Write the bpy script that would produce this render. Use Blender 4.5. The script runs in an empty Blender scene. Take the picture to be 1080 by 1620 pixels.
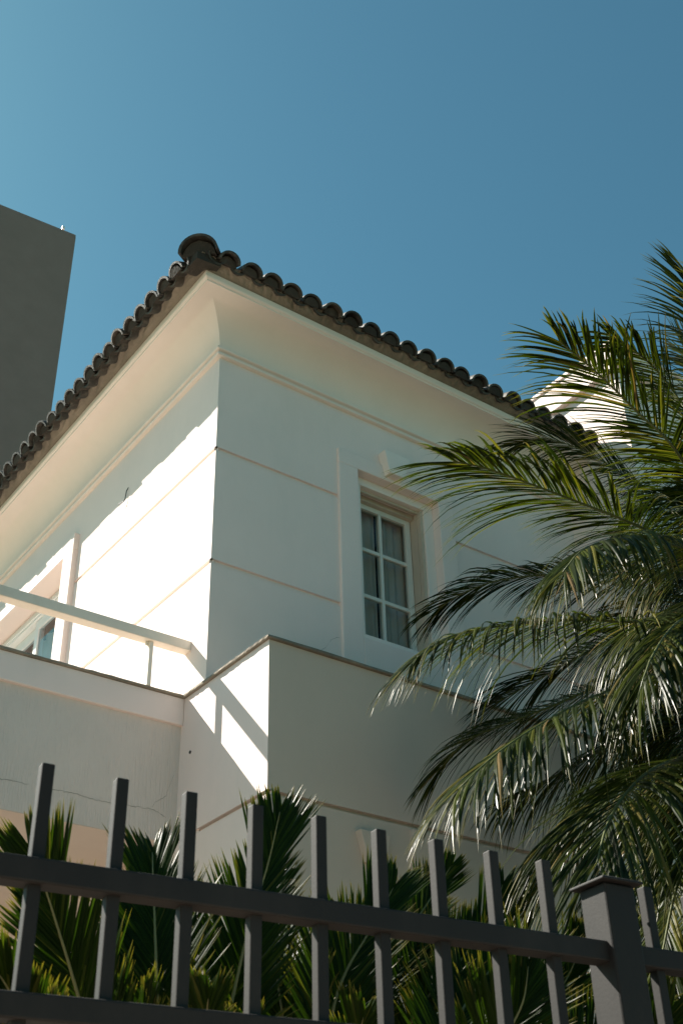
import bpy, bmesh, math, random
import numpy as np
from mathutils import Vector, Matrix

random.seed(7)
rng = random.Random(11)
scene = bpy.context.scene
COL = scene.collection
EYE = 1.6                      # every z below is relative to eye height; the ground lies at z = -EYE

# ------------------------------------------------------------------ camera
cam_d = bpy.data.cameras.new('camera')
cam = bpy.data.objects.new('camera', cam_d)
COL.objects.link(cam)
cam.matrix_world = Matrix(((0.808118, -0.31367, -0.498554, 0),
                           (-0.5886, -0.461993, -0.66341, 0),
                           (-0.022237, 0.829562, -0.557971, EYE),
                           (0, 0, 0, 1)))
cam_d.sensor_fit = 'VERTICAL'
cam_d.sensor_height = 36.0
cam_d.lens = 42.82
cam_d.clip_start = 0.05
cam_d.clip_end = 3000
cam_d.dof.use_dof = True
cam_d.dof.focus_distance = 7.5
cam_d.dof.aperture_fstop = 11.0
scene.camera = cam

# ------------------------------------------------------------------ light
SUN_TO = Vector((-1.0, 1.75, 1.86)).normalized()       # direction towards the sun
SUN_EL = math.asin(SUN_TO.z)
SUN_AZ = math.atan2(SUN_TO.x, SUN_TO.y)                # clockwise from +y
world = bpy.data.worlds.new('World')
scene.world = world
world.use_nodes = True
wn = world.node_tree
wn.nodes.clear()
w_out = wn.nodes.new('ShaderNodeOutputWorld')
w_bg = wn.nodes.new('ShaderNodeBackground')
w_sky = wn.nodes.new('ShaderNodeTexSky')
w_sky.sky_type = 'NISHITA'
w_sky.sun_disc = False
w_sky.sun_elevation = SUN_EL
w_sky.sun_rotation = SUN_AZ
w_sky.altitude = 200
w_sky.air_density = 1.0
w_sky.dust_density = 1.0
w_sky.ozone_density = 1.0
w_bg.inputs['Strength'].default_value = 0.05
w_tint = wn.nodes.new('ShaderNodeMix')                 # film-like sky hue, same all round
w_tint.data_type = 'RGBA'
w_tint.blend_type = 'MULTIPLY'
w_tint.inputs[0].default_value = 1.0
w_tint.inputs[7].default_value = (0.51, 0.94, 0.84, 1)
wn.links.new(w_sky.outputs[0], w_tint.inputs[6])
wn.links.new(w_tint.outputs[2], w_bg.inputs[0])
wn.links.new(w_bg.outputs[0], w_out.inputs[0])
sun_d = bpy.data.lights.new('sun', 'SUN')
sun_d.energy = 5.0
sun_d.angle = math.radians(0.53)
sun_d.color = (1.0, 0.94, 0.84)
sun = bpy.data.objects.new('sun', sun_d)
COL.objects.link(sun)
sun.rotation_euler = SUN_TO.to_track_quat('Z', 'Y').to_euler()
sun.location = (0, 0, 30)
scene.view_settings.view_transform = 'Standard'
scene.view_settings.look = 'None'
scene.view_settings.gamma = 1.0
scene.view_settings.use_curve_mapping = False
scene.view_settings.exposure = 1.45
scene.cycles.max_bounces = 10
scene.cycles.diffuse_bounces = 6
scene.cycles.transparent_max_bounces = 12

# ------------------------------------------------------------------ materials
def node_mat(name):
    m = bpy.data.materials.new(name)
    m.use_nodes = True
    nt = m.node_tree
    return m, nt, nt.nodes['Principled BSDF']

def noise(nt, scale, detail=6, rough=0.6, stretch=None, seed=0.0):
    tc = nt.nodes.new('ShaderNodeNewGeometry')
    mp = nt.nodes.new('ShaderNodeMapping')
    mp.inputs['Location'].default_value = (seed, seed * 1.7, seed * 0.3)
    if stretch: mp.inputs['Scale'].default_value = stretch
    nt.links.new(tc.outputs['Position'], mp.inputs['Vector'])
    n = nt.nodes.new('ShaderNodeTexNoise')
    n.inputs['Scale'].default_value = scale
    n.inputs['Detail'].default_value = detail
    n.inputs['Roughness'].default_value = rough
    nt.links.new(mp.outputs[0], n.inputs['Vector'])
    return n.outputs['Fac']

def ramp(nt, src, stops):
    r = nt.nodes.new('ShaderNodeValToRGB')
    e = r.color_ramp.elements
    while len(e) < len(stops): e.new(0.5)
    for i, (p, c) in enumerate(stops):
        e[i].position = p
        e[i].color = (*c, 1)
    nt.links.new(src, r.inputs['Fac'])
    return r.outputs['Color']

def mixc(nt, fac, a, b, blend='MIX'):
    m = nt.nodes.new('ShaderNodeMix')
    m.data_type = 'RGBA'
    m.blend_type = blend
    for s, v in ((0, fac), (6, a), (7, b)):
        if hasattr(v, 'is_output'): nt.links.new(v, m.inputs[s])
        elif isinstance(v, (int, float)): m.inputs[s].default_value = v
        else: m.inputs[s].default_value = (*v, 1)
    return m.outputs[2]

def bump(nt, b, src, strength, dist):
    n = nt.nodes.new('ShaderNodeBump')
    n.inputs['Strength'].default_value = strength
    n.inputs['Distance'].default_value = dist
    nt.links.new(src, n.inputs['Height'])
    nt.links.new(n.outputs[0], b.inputs['Normal'])
    return n

def paint(name, base, var=0.06, rough=0.75, fine=0.3, grime=0.0, grime_col=(0.2, 0.18, 0.15), stretch=None, fscale=90, fdist=0.003, spec=0.3):
    """masonry or metal paint: blotchy tone, fine roller texture, optional streaky grime"""
    m, nt, b = node_mat(name)
    lo = tuple(c * (1 - var) for c in base)
    hi = tuple(min(0.92, c * (1 + var)) for c in base)
    c = ramp(nt, noise(nt, 1.3, 5), [(0.3, lo), (0.7, hi)])
    if grime > 0:
        g = ramp(nt, noise(nt, 3.4, 10, 0.72, (1, 1, 0.32), 3.1), [(0.50, (0, 0, 0)), (0.78, (grime,) * 3)])
        c = mixc(nt, g, c, grime_col)
    nt.links.new(c, b.inputs['Base Color'])
    b.inputs['Roughness'].default_value = rough
    b.inputs['Specular IOR Level'].default_value = spec
    bump(nt, b, noise(nt, fscale, 4, 0.6, stretch), fine, fdist)
    return m

M = {}
M['white'] = paint('white_wall_paint', (0.86, 0.725, 0.675), 0.03, 0.8, 0.22, 0.18, (0.55, 0.52, 0.47))
M['trim'] = paint('white_moulding_paint', (0.87, 0.77, 0.71), 0.02, 0.7, 0.12, 0.06, (0.5, 0.47, 0.4), fscale=60)
M['cove'] = paint('cream_cornice_paint', (0.84, 0.735, 0.665), 0.03, 0.75, 0.15, 0.12, (0.55, 0.5, 0.42), fscale=50)
M['greige'] = paint('warm_grey_wall', (0.60, 0.50, 0.42), 0.04, 0.8, 0.25, 0.12, (0.4, 0.37, 0.31))  # darker warm grey for the terrace front; its side faces use white
M['plaster'] = paint('combed_plaster', (0.71, 0.625, 0.57), 0.05, 0.85, 0.75, 0.16, (0.42, 0.39, 0.33), (1, 1, 0.07), 95, 0.016)
M['pink'] = paint('beige_soffit_paint', (0.66, 0.55, 0.47), 0.05, 0.8, 0.2, 0.1, (0.4, 0.32, 0.26))
M['rail'] = paint('aged_rail_paint', (0.78, 0.71, 0.62), 0.06, 0.6, 0.3, 0.35, (0.42, 0.33, 0.24), fscale=40)
M['coping'] = paint('stained_coping_stone', (0.27, 0.23, 0.18), 0.3, 0.9, 0.8, 0.85, (0.07, 0.06, 0.05), fscale=45, fdist=0.006)
M['wood'] = paint('worn_white_wood', (0.62, 0.51, 0.41), 0.10, 0.6, 0.4, 0.45, (0.36, 0.31, 0.25), (8, 8, 0.8), 14, 0.003)
M['sash'] = paint('white_sash_paint', (0.78, 0.72, 0.65), 0.04, 0.5, 0.15, 0.15, (0.45, 0.42, 0.36), fscale=40)
M['upvc'] = paint('white_door_frame', (0.8, 0.8, 0.79), 0.02, 0.4, 0.05)
M['dark'] = paint('dark_interior', (0.05, 0.05, 0.05), 0.1, 0.9)
M['mortar'] = paint('tile_mortar', (0.25, 0.21, 0.165), 0.3, 0.95, 1.0, 0.5, (0.10, 0.082, 0.066), fscale=38, fdist=0.012)
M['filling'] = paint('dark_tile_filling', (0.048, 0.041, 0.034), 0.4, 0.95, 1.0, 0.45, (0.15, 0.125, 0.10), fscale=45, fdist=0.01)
M['apt'] = paint('dark_grey_render', (0.31, 0.205, 0.185), 0.05, 0.9, 0.2, fscale=8, fdist=0.02)
M['fence'] = paint('dark_grey_metal_paint', (0.010, 0.0085, 0.0075), 0.2, 0.68, 0.25, 0.25, (0.06, 0.052, 0.042), fscale=160, fdist=0.0012, spec=0.32)
M['trunk'] = paint('fibrous_palm_bark', (0.20, 0.15, 0.10), 0.35, 0.95, 1.0, 0.5, (0.07, 0.05, 0.035), fscale=25, fdist=0.02)
M['pave'] = paint('warm_paving', (0.55, 0.44, 0.365), 0.12, 0.9, 0.5, fscale=20, fdist=0.004)
M['drive'] = paint('terracotta_driveway', (0.20, 0.178, 0.16), 0.12, 0.9, 0.5, fscale=20, fdist=0.004)
M['balcony_tile'] = paint('balcony_floor', (0.40, 0.36, 0.32), 0.1, 0.8, 0.3)
M['asphalt'] = paint('asphalt', (0.055, 0.053, 0.05), 0.15, 0.9, 0.6, fscale=60, fdist=0.004)
M['lawn'] = paint('lawn', (0.05, 0.075, 0.025), 0.3, 0.9, 0.8, fscale=60, fdist=0.02)
M['soil'] = paint('garden_soil', (0.13, 0.09, 0.06), 0.3, 0.95, 0.8, fscale=20, fdist=0.02)
M['wire'] = paint('dark_wire', (0.05, 0.05, 0.05), 0.1, 0.5)
M['crack'] = paint('crack_dirt', (0.26, 0.23, 0.19), 0.2, 0.9)
M['lampw'] = paint('white_metal', (0.8, 0.8, 0.8), 0.02, 0.3)

def tile_mat():
    m, nt, b = node_mat('weathered_clay_tile')
    oi = nt.nodes.new('ShaderNodeObjectInfo')
    base = ramp(nt, oi.outputs['Random'], [(0.0, (0.022, 0.020, 0.018)), (0.6, (0.038, 0.033, 0.028)), (1.0, (0.085, 0.062, 0.045))])
    l = ramp(nt, noise(nt, 22, 8, 0.7), [(0.45, (0, 0, 0)), (0.72, (0.8, 0.8, 0.8))])
    c = mixc(nt, l, base, (0.125, 0.110, 0.088))
    nt.links.new(c, b.inputs['Base Color'])
    b.inputs['Roughness'].default_value = 0.62
    bump(nt, b, noise(nt, 60, 6, 0.7), 0.7, 0.006)
    return m
M['tile'] = tile_mat()

def glass_mat(name, tint, rough=0.02):
    m, nt, b = node_mat(name)
    out = nt.nodes['Material Output']
    gl = nt.nodes.new('ShaderNodeBsdfGlossy'); gl.inputs['Roughness'].default_value = rough
    tr = nt.nodes.new('ShaderNodeBsdfTransparent'); tr.inputs['Color'].default_value = (*tint, 1)
    lw_ = nt.nodes.new('ShaderNodeLayerWeight'); lw_.inputs['Blend'].default_value = 0.5
    pw = nt.nodes.new('ShaderNodeMath'); pw.operation = 'POWER'; pw.inputs[1].default_value = 4.0
    fr = nt.nodes.new('ShaderNodeMath'); fr.operation = 'MULTIPLY_ADD'; fr.inputs[1].default_value = 0.85; fr.inputs[2].default_value = 0.035
    nt.links.new(lw_.outputs['Facing'], pw.inputs[0]); nt.links.new(pw.outputs[0], fr.inputs[0])
    mx = nt.nodes.new('ShaderNodeMixShader')
    nt.links.new(fr.outputs[0], mx.inputs[0]); nt.links.new(tr.outputs[0], mx.inputs[1]); nt.links.new(gl.outputs[0], mx.inputs[2])
    nt.links.new(mx.outputs[0], out.inputs['Surface'])
    nt.nodes.remove(b)
    return m
M['glass'] = glass_mat('window_glass', (0.62, 0.66, 0.66))
M['door_glass'] = glass_mat('door_glass', (0.55, 0.66, 0.72))

def curtain_mat():
    m, nt, b = node_mat('thin_curtain')
    b.inputs['Base Color'].default_value = (0.80, 0.69, 0.61, 1)
    b.inputs['Roughness'].default_value = 0.9
    return m
M['curtain'] = curtain_mat()

def leaf_mat(name, c_dark, c_mid, c_tip, rough, transl, spec=0.6):
    """'shade' attribute: random per leaflet; 'along': 0 at the leaflet's base, 1 at its tip (tips dry out)"""
    m, nt, b = node_mat(name)
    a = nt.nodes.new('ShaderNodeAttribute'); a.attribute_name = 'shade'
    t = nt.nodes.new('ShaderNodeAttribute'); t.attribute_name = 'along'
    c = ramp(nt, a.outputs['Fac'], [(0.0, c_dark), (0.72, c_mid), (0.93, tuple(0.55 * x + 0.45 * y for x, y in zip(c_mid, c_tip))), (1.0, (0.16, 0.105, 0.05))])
    tip = ramp(nt, t.outputs['Fac'], [(0.84, (0, 0, 0)), (1.0, (0.75, 0.75, 0.75))])
    c = mixc(nt, tip, c, c_tip)
    nt.links.new(c, b.inputs['Base Color'])
    b.inputs['Roughness'].default_value = rough
    b.inputs['Specular IOR Level'].default_value = spec
    out = nt.nodes['Material Output']
    tr = nt.nodes.new('ShaderNodeBsdfTranslucent')
    tc = mixc(nt, 1.0, c, (1.5, 1.6, 0.5), 'MULTIPLY')
    nt.links.new(tc, tr.inputs['Color'])
    mx = nt.nodes.new('ShaderNodeMixShader'); mx.inputs[0].default_value = transl
    nt.links.new(b.outputs[0], mx.inputs[1]); nt.links.new(tr.outputs[0], mx.inputs[2])
    nt.links.new(mx.outputs[0], out.inputs['Surface'])
    return m
M['palm'] = leaf_mat('palm_leaflet', (0.009, 0.016, 0.003), (0.044, 0.056, 0.006), (0.18, 0.145, 0.03), 0.33, 0.30, 0.11)
M['cycad'] = leaf_mat('cycad_leaflet', (0.009, 0.021, 0.002), (0.026, 0.048, 0.004), (0.24, 0.18, 0.04), 0.38, 0.34, 0.09)
M['rachis'] = paint('green_leaf_stalk', (0.085, 0.095, 0.030), 0.25, 0.45, 0.2)
M['rachis_y'] = paint('yellow_leaf_stalk', (0.26, 0.21, 0.08), 0.25, 0.45, 0.2)

# ------------------------------------------------------------------ helpers
def link(name, me, mat, parent=None, smooth=False):
    o = bpy.data.objects.new(name, me)
    COL.objects.link(o)
    if mat is not None and not me.materials: me.materials.append(mat)
    if smooth:
        for p in me.polygons: p.use_smooth = True
        if smooth == 'angle': me.set_sharp_from_angle(angle=math.radians(28))
    if parent is not None: adopt(o, parent)
    return o

AT = {}

def adopt(o, parent):
    """parent without moving: every object here is unrotated at authoring time except pieces placed by matrix"""
    o.parent = parent
    o.matrix_parent_inverse = Matrix.Translation(-AT.get(parent.name, Vector()))

def thing(name, label, cat, at, group=None):
    o = bpy.data.objects.new(name, None)
    COL.objects.link(o)
    o.empty_display_size = 0.3
    loc = Vector((at[0], at[1], at[2] + EYE))
    o.location = loc
    AT[o.name] = loc
    o['label'] = label
    o['category'] = cat
    if group: o['group'] = group
    return o

class MB:
    """collects verts and faces (z relative to eye), linked as ONE mesh object"""
    def __init__(self): self.v, self.f = [], []
    def add(self, verts, faces):
        n = len(self.v)
        self.v += [tuple(p) for p in verts]
        self.f += [tuple(i + n for i in fc) for fc in faces]
        return self
    def box(self, x0, x1, y0, y1, z0, z1):
        return self.add([(x0, y0, z0), (x1, y0, z0), (x1, y1, z0), (x0, y1, z0), (x0, y0, z1), (x1, y0, z1), (x1, y1, z1), (x0, y1, z1)],
                        [(3, 2, 1, 0), (4, 5, 6, 7), (0, 1, 5, 4), (1, 2, 6, 5), (2, 3, 7, 6), (3, 0, 4, 7)])
    def obox(self, c, ax, ay, az):
        c, ax, ay, az = map(Vector, (c, ax, ay, az))
        P = []
        for k in (-1, 1):
            for i, j in ((-1, -1), (1, -1), (1, 1), (-1, 1)): P.append(c + ax * i + ay * j + az * k)
        return self.add(P, [(3, 2, 1, 0), (4, 5, 6, 7), (0, 1, 5, 4), (1, 2, 6, 5), (2, 3, 7, 6), (3, 0, 4, 7)])
    def tube(self, pts, radii, n=6, cap=True):
        pts = [Vector(p) for p in pts]
        up = Vector((0.3, 0.2, 1)).normalized()
        base = len(self.v)
        for i, p in enumerate(pts):
            t = (pts[min(i + 1, len(pts) - 1)] - pts[max(i - 1, 0)]).normalized()
            a = t.cross(up)
            if a.length < 1e-3: a = t.cross(Vector((1, 0, 0)))
            a.normalize(); b = a.cross(t)
            r = radii[i] if hasattr(radii, '__len__') else radii
            for k in range(n):
                q = 2 * math.pi * k / n
                self.v.append(tuple(p + a * (r * math.cos(q)) + b * (r * math.sin(q))))
        for i in range(len(pts) - 1):
            for k in range(n):
                self.f.append((base + i * n + k, base + i * n + (k + 1) % n, base + (i + 1) * n + (k + 1) % n, base + (i + 1) * n + k))
        if cap:
            self.f.append(tuple(base + k for k in reversed(range(n))))
            self.f.append(tuple(base + (len(pts) - 1) * n + k for k in range(n)))
        return self
    def prism(self, poly, d):
        """closed polygon extruded by vector d"""
        d = Vector(d); n = len(poly)
        P = [Vector(p) for p in poly]
        return self.add(P + [p + d for p in P], [tuple(reversed(range(n))), tuple(range(n, 2 * n))] + [(i, (i + 1) % n, n + (i + 1) % n, n + i) for i in range(n)])
    def build(self, name, mat, parent=None, smooth=False, bevel=0.0, seg=2):
        me = bpy.data.meshes.new(name)
        me.from_pydata([(x, y, z + EYE) for x, y, z in self.v], [], self.f)
        bm = bmesh.new(); bm.from_mesh(me)
        bmesh.ops.recalc_face_normals(bm, faces=bm.faces)
        if bevel > 0:
            es = [e for e in bm.edges if len(e.link_faces) == 2 and e.calc_face_angle(0) > 0.5]
            bmesh.ops.bevel(bm, geom=es, offset=bevel, segments=seg, affect='EDGES', profile=0.5)
        bm.to_mesh(me); bm.free()
        o = link(name, me, mat, parent, smooth)
        return o

def relief(O, U, N, us, vs, depth):
    """a wall face as cells of differing depth: grooves and openings are real recesses. depth(u, v) -> offset along N, or None for a hole"""
    O, U, N = Vector(O), Vector(U), Vector(N)
    mb = MB()
    P = lambda u, v, d: O + U * u + Vector((0, 0, v)) + N * d
    nu, nv = len(us) - 1, len(vs) - 1
    D = [[depth((us[i] + us[i + 1]) / 2, (vs[j] + vs[j + 1]) / 2) for j in range(nv)] for i in range(nu)]
    HOLE = -0.22
    for i in range(nu):
        for j in range(nv):
            d = D[i][j]
            a, b, c, e = us[i], us[i + 1], vs[j], vs[j + 1]
            if d is not None: mb.add([P(a, c, d), P(b, c, d), P(b, e, d), P(a, e, d)], [(0, 1, 2, 3)])
            if i + 1 < nu and D[i + 1][j] != d:
                d2 = D[i + 1][j]
                p, q = (HOLE if d is None else d), (HOLE if d2 is None else d2)
                mb.add([P(b, c, p), P(b, c, q), P(b, e, q), P(b, e, p)], [(0, 1, 2, 3)])
            if j + 1 < nv and D[i][j + 1] != d:
                d2 = D[i][j + 1]
                p, q = (HOLE if d is None else d), (HOLE if d2 is None else d2)
                mb.add([P(a, e, p), P(b, e, p), P(b, e, q), P(a, e, q)], [(0, 1, 2, 3)])
    return mb

def sweep(path, prof, closed=True, sub=1, jitter=None):
    """profile [(o, z)] swept round an L path of plan corners [(x, y, kx, ky)]: point = (x + kx*o, y + ky*o, z); mitred by construction"""
    mb = MB()
    st = []
    for k in range(len(path) - 1):
        for s in range(sub): st.append([path[k][i] + (path[k + 1][i] - path[k][i]) * s / sub for i in range(4)])
    st.append(list(path[-1]))
    n = len(prof)
    for x, y, kx, ky in st:
        for i, (o, z) in enumerate(prof):
            dz = do = 0
            if jitter: do, dz = jitter(i)
            mb.v.append((x + kx * (o + do), y + ky * (o + do), z + dz))
    for k in range(len(st) - 1):
        for i in range(n if closed else n - 1):
            mb.f.append((k * n + i, k * n + (i + 1) % n, (k + 1) * n + (i + 1) % n, (k + 1) * n + i))
    if closed:
        mb.f.append(tuple(range(n))); mb.f.append(tuple((len(st) - 1) * n + i for i in range(n)))
    return mb

def structure(name, o): o['kind'] = 'structure'; return o
PALM_CROWN = (5.641, 3.6, 3.706)
SHORT_PALM_CROWN = (4.552, 2.9, 1.992)
PALM_FRONDS = [  # rachis points from crown to tip (metres, relative to eye height), leaflet settings
    ([(5.641, 3.6, 3.706), (4.381, 2.95, 3.604), (4.008, 2.9, 3.731), (3.705, 2.85, 3.786), (3.397, 2.8, 3.802)], {'ll': 0.42, 'droop': 0.34, 'beta': 0.02}),
    ([(5.641, 3.6, 3.706), (5.034, 3.1, 4.013), (5.119, 3.1, 4.902), (5.0, 3.05, 5.376)], {'ll': 0.4, 'droop': 0.35, 'beta': 0.2}),
    ([(5.641, 3.6, 3.706), (5.04, 3.2, 3.988), (4.961, 3.3, 4.571), (4.7, 3.3, 4.737), (4.438, 3.3, 4.761)], {'ll': 0.36, 'droop': 0.7, 'beta': -0.15}),
    ([(5.641, 3.6, 3.706), (5.426, 3.3, 4.114), (5.755, 3.5, 4.973), (5.655, 3.6, 5.431)], {'ll': 0.45, 'droop': 0.5, 'beta': 0}),
    ([(5.641, 3.6, 3.706), (4.046, 3.0, 3.1), (3.579, 3.0, 3.082), (3.066, 3.0, 3.046), (2.842, 3.0, 3.0)], {'ll': 0.44, 'droop': 0.33, 'beta': 0.1}),
    ([(5.641, 3.6, 3.706), (6.261, 4.45, 4.901), (6.05, 4.8, 5.452), (5.823, 5.07, 5.711), (5.707, 5.3, 5.738)], {'ll': 0.42, 'droop': 0.4, 'beta': 0.1}),
    ([(5.641, 3.6, 3.706), (4.037, 2.8, 2.887), (3.367, 2.6, 2.594), (2.99, 2.5, 2.361), (2.795, 2.45, 2.17)], {'ll': 0.4, 'droop': 0.75, 'beta': -0.1}),
    ([(5.641, 3.6, 3.706), (5.904, 4.34, 4.126), (5.421, 4.64, 4.138), (5.004, 4.88, 4.079), (4.802, 5.08, 4.004), (4.704, 5.25, 3.925)], {'ll': 0.42, 'droop': 0.45, 'beta': 0.05}),
    ([(5.641, 3.6, 3.706), (4.026, 3.0, 2.629), (3.462, 3.0, 2.44), (3.047, 3.0, 2.287), (2.745, 3.0, 2.147), (2.579, 3.0, 2.013)], {'ll': 0.38, 'droop': 0.8, 'beta': -0.1}),
    ([(5.641, 3.6, 3.706), (5.605, 4.3, 3.672), (5.232, 4.59, 3.436), (5.134, 4.81, 3.365), (4.915, 5.0, 3.215)], {'ll': 0.44, 'droop': 0.35, 'beta': 0.1}),
    ([(5.641, 3.6, 3.706), (5.461, 4.19, 3.339), (4.951, 4.43, 3.029), (4.689, 4.62, 2.901), (4.439, 4.78, 2.771), (4.327, 4.92, 2.612)], {'ll': 0.42, 'droop': 0.5, 'beta': 0.05}),
    ([(5.641, 3.6, 3.706), (3.899, 2.8, 2.302), (3.357, 2.65, 1.997), (2.929, 2.6, 1.758), (2.579, 2.55, 1.532), (2.36, 2.5, 1.368), (2.276, 2.5, 1.29)], {'ll': 0.4, 'droop': 0.75, 'beta': -0.1}),
    ([(5.641, 3.6, 3.706), (6.3, 4.15, 3.934), (6.209, 4.38, 3.773), (6.066, 4.55, 3.434), (6.026, 4.7, 3.081)], {'ll': 0.42, 'droop': 0.7, 'beta': 0}),
    ([(5.641, 3.6, 3.706), (6.645, 4.25, 4.661), (6.646, 4.52, 4.75), (6.395, 4.73, 4.446), (6.215, 4.9, 4.005)], {'ll': 0.42, 'droop': 0.7, 'beta': 0}),
    ([(5.641, 3.6, 3.706), (3.815, 2.6, 2.423), (3.309, 2.4, 2.104), (2.998, 2.3, 1.833), (2.899, 2.3, 1.669)], {'ll': 0.38, 'droop': 0.9, 'beta': -0.1}),
    ([(5.641, 3.6, 3.706), (6.43, 4.3, 4.195), (6.335, 4.59, 4.306), (6.143, 4.81, 4.119), (6.032, 5.0, 3.847)], {'ll': 0.42, 'droop': 0.8, 'beta': -0.1}),
    ([(5.641, 3.6, 3.706), (6.141, 4.38, 3.753), (5.952, 4.7, 3.532), (5.86, 4.95, 3.265)], {'ll': 0.42, 'droop': 0.8, 'beta': -0.1}),
    ([(5.641, 3.6, 3.706), (4.984, 2.9, 3.343), (5.232, 2.8, 3.379), (5.288, 2.7, 3.08)], {'ll': 0.42, 'droop': 0.6, 'beta': 0}),
    ([(5.641, 3.6, 3.706), (5.625, 3.2, 4.044), (6.627, 3.4, 4.973), (7.305, 3.5, 5.384)], {'ll': 0.42, 'droop': 0.5, 'beta': 0}),
    ([(5.641, 3.6, 3.706), (4.451, 2.7, 2.703), (4.273, 2.5, 2.339), (4.075, 2.4, 1.962)], {'ll': 0.42, 'droop': 0.6, 'beta': 0}),
    ([(5.641, 3.6, 3.706), (4.949, 2.9, 3.855), (4.871, 2.7, 4.388), (4.694, 2.6, 4.733)], {'ll': 0.42, 'droop': 0.4, 'beta': 0}),
    ([(5.641, 3.6, 3.706), (6.603, 4.25, 4.754), (6.688, 4.52, 5.161), (6.513, 4.73, 5.213), (6.338, 4.9, 5.01)], {'ll': 0.42, 'droop': 0.7, 'beta': 0}),
]
SHORT_PALM_FRONDS = [
    ([(4.552, 2.9, 1.992), (5.427, 3.79, 2.881), (5.265, 4.16, 2.838), (5.121, 4.45, 2.727), (4.941, 4.69, 2.603), (4.862, 4.9, 2.559)], {'ll': 0.44, 'droop': 0.9, 'beta': -0.15}),
    ([(4.552, 2.9, 1.992), (3.992, 2.75, 1.884), (3.463, 2.6, 1.686), (3.157, 2.5, 1.544), (2.885, 2.4, 1.373), (2.719, 2.35, 1.229), (2.591, 2.3, 1.074)], {'ll': 0.46, 'droop': 0.45, 'beta': 0.05}),
    ([(4.552, 2.9, 1.992), (5.347, 3.68, 2.705), (5.203, 4.0, 2.714), (5.007, 4.24, 2.494), (4.921, 4.45, 2.283), (4.777, 4.63, 2.059), (4.75, 4.8, 1.836)], {'ll': 0.42, 'droop': 0.5, 'beta': 0}),
    ([(4.552, 2.9, 1.992), (3.934, 2.7, 1.775), (3.491, 2.6, 1.48), (3.176, 2.5, 1.158), (2.978, 2.45, 0.889)], {'ll': 0.42, 'droop': 0.5, 'beta': 0}),
    ([(4.552, 2.9, 1.992), (3.905, 2.6, 1.837), (3.375, 2.4, 1.506), (3.08, 2.3, 1.227)], {'ll': 0.42, 'droop': 0.5, 'beta': 0}),
    ([(4.552, 2.9, 1.992), (4.349, 2.95, 1.837), (4.091, 3.0, 1.588), (3.86, 3.0, 1.301), (3.729, 3.0, 1.01)], {'ll': 0.42, 'droop': 0.5, 'beta': 0}),
    ([(4.552, 2.9, 1.992), (5.382, 3.66, 2.56), (5.226, 3.98, 2.491), (5.023, 4.22, 2.205), (4.971, 4.42, 1.877), (5.031, 4.6, 1.598)], {'ll': 0.42, 'droop': 0.5, 'beta': 0}),
    ([(4.552, 2.9, 1.992), (4.623, 3.0, 1.824), (4.459, 3.1, 1.467), (4.175, 3.1, 1.081)], {'ll': 0.42, 'droop': 0.5, 'beta': 0}),
    ([(4.552, 2.9, 1.992), (5.674, 3.8, 2.754), (5.768, 4.17, 2.872), (5.714, 4.46, 2.68), (5.7, 4.7, 2.322)], {'ll': 0.42, 'droop': 0.55, 'beta': 0}),
]
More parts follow.
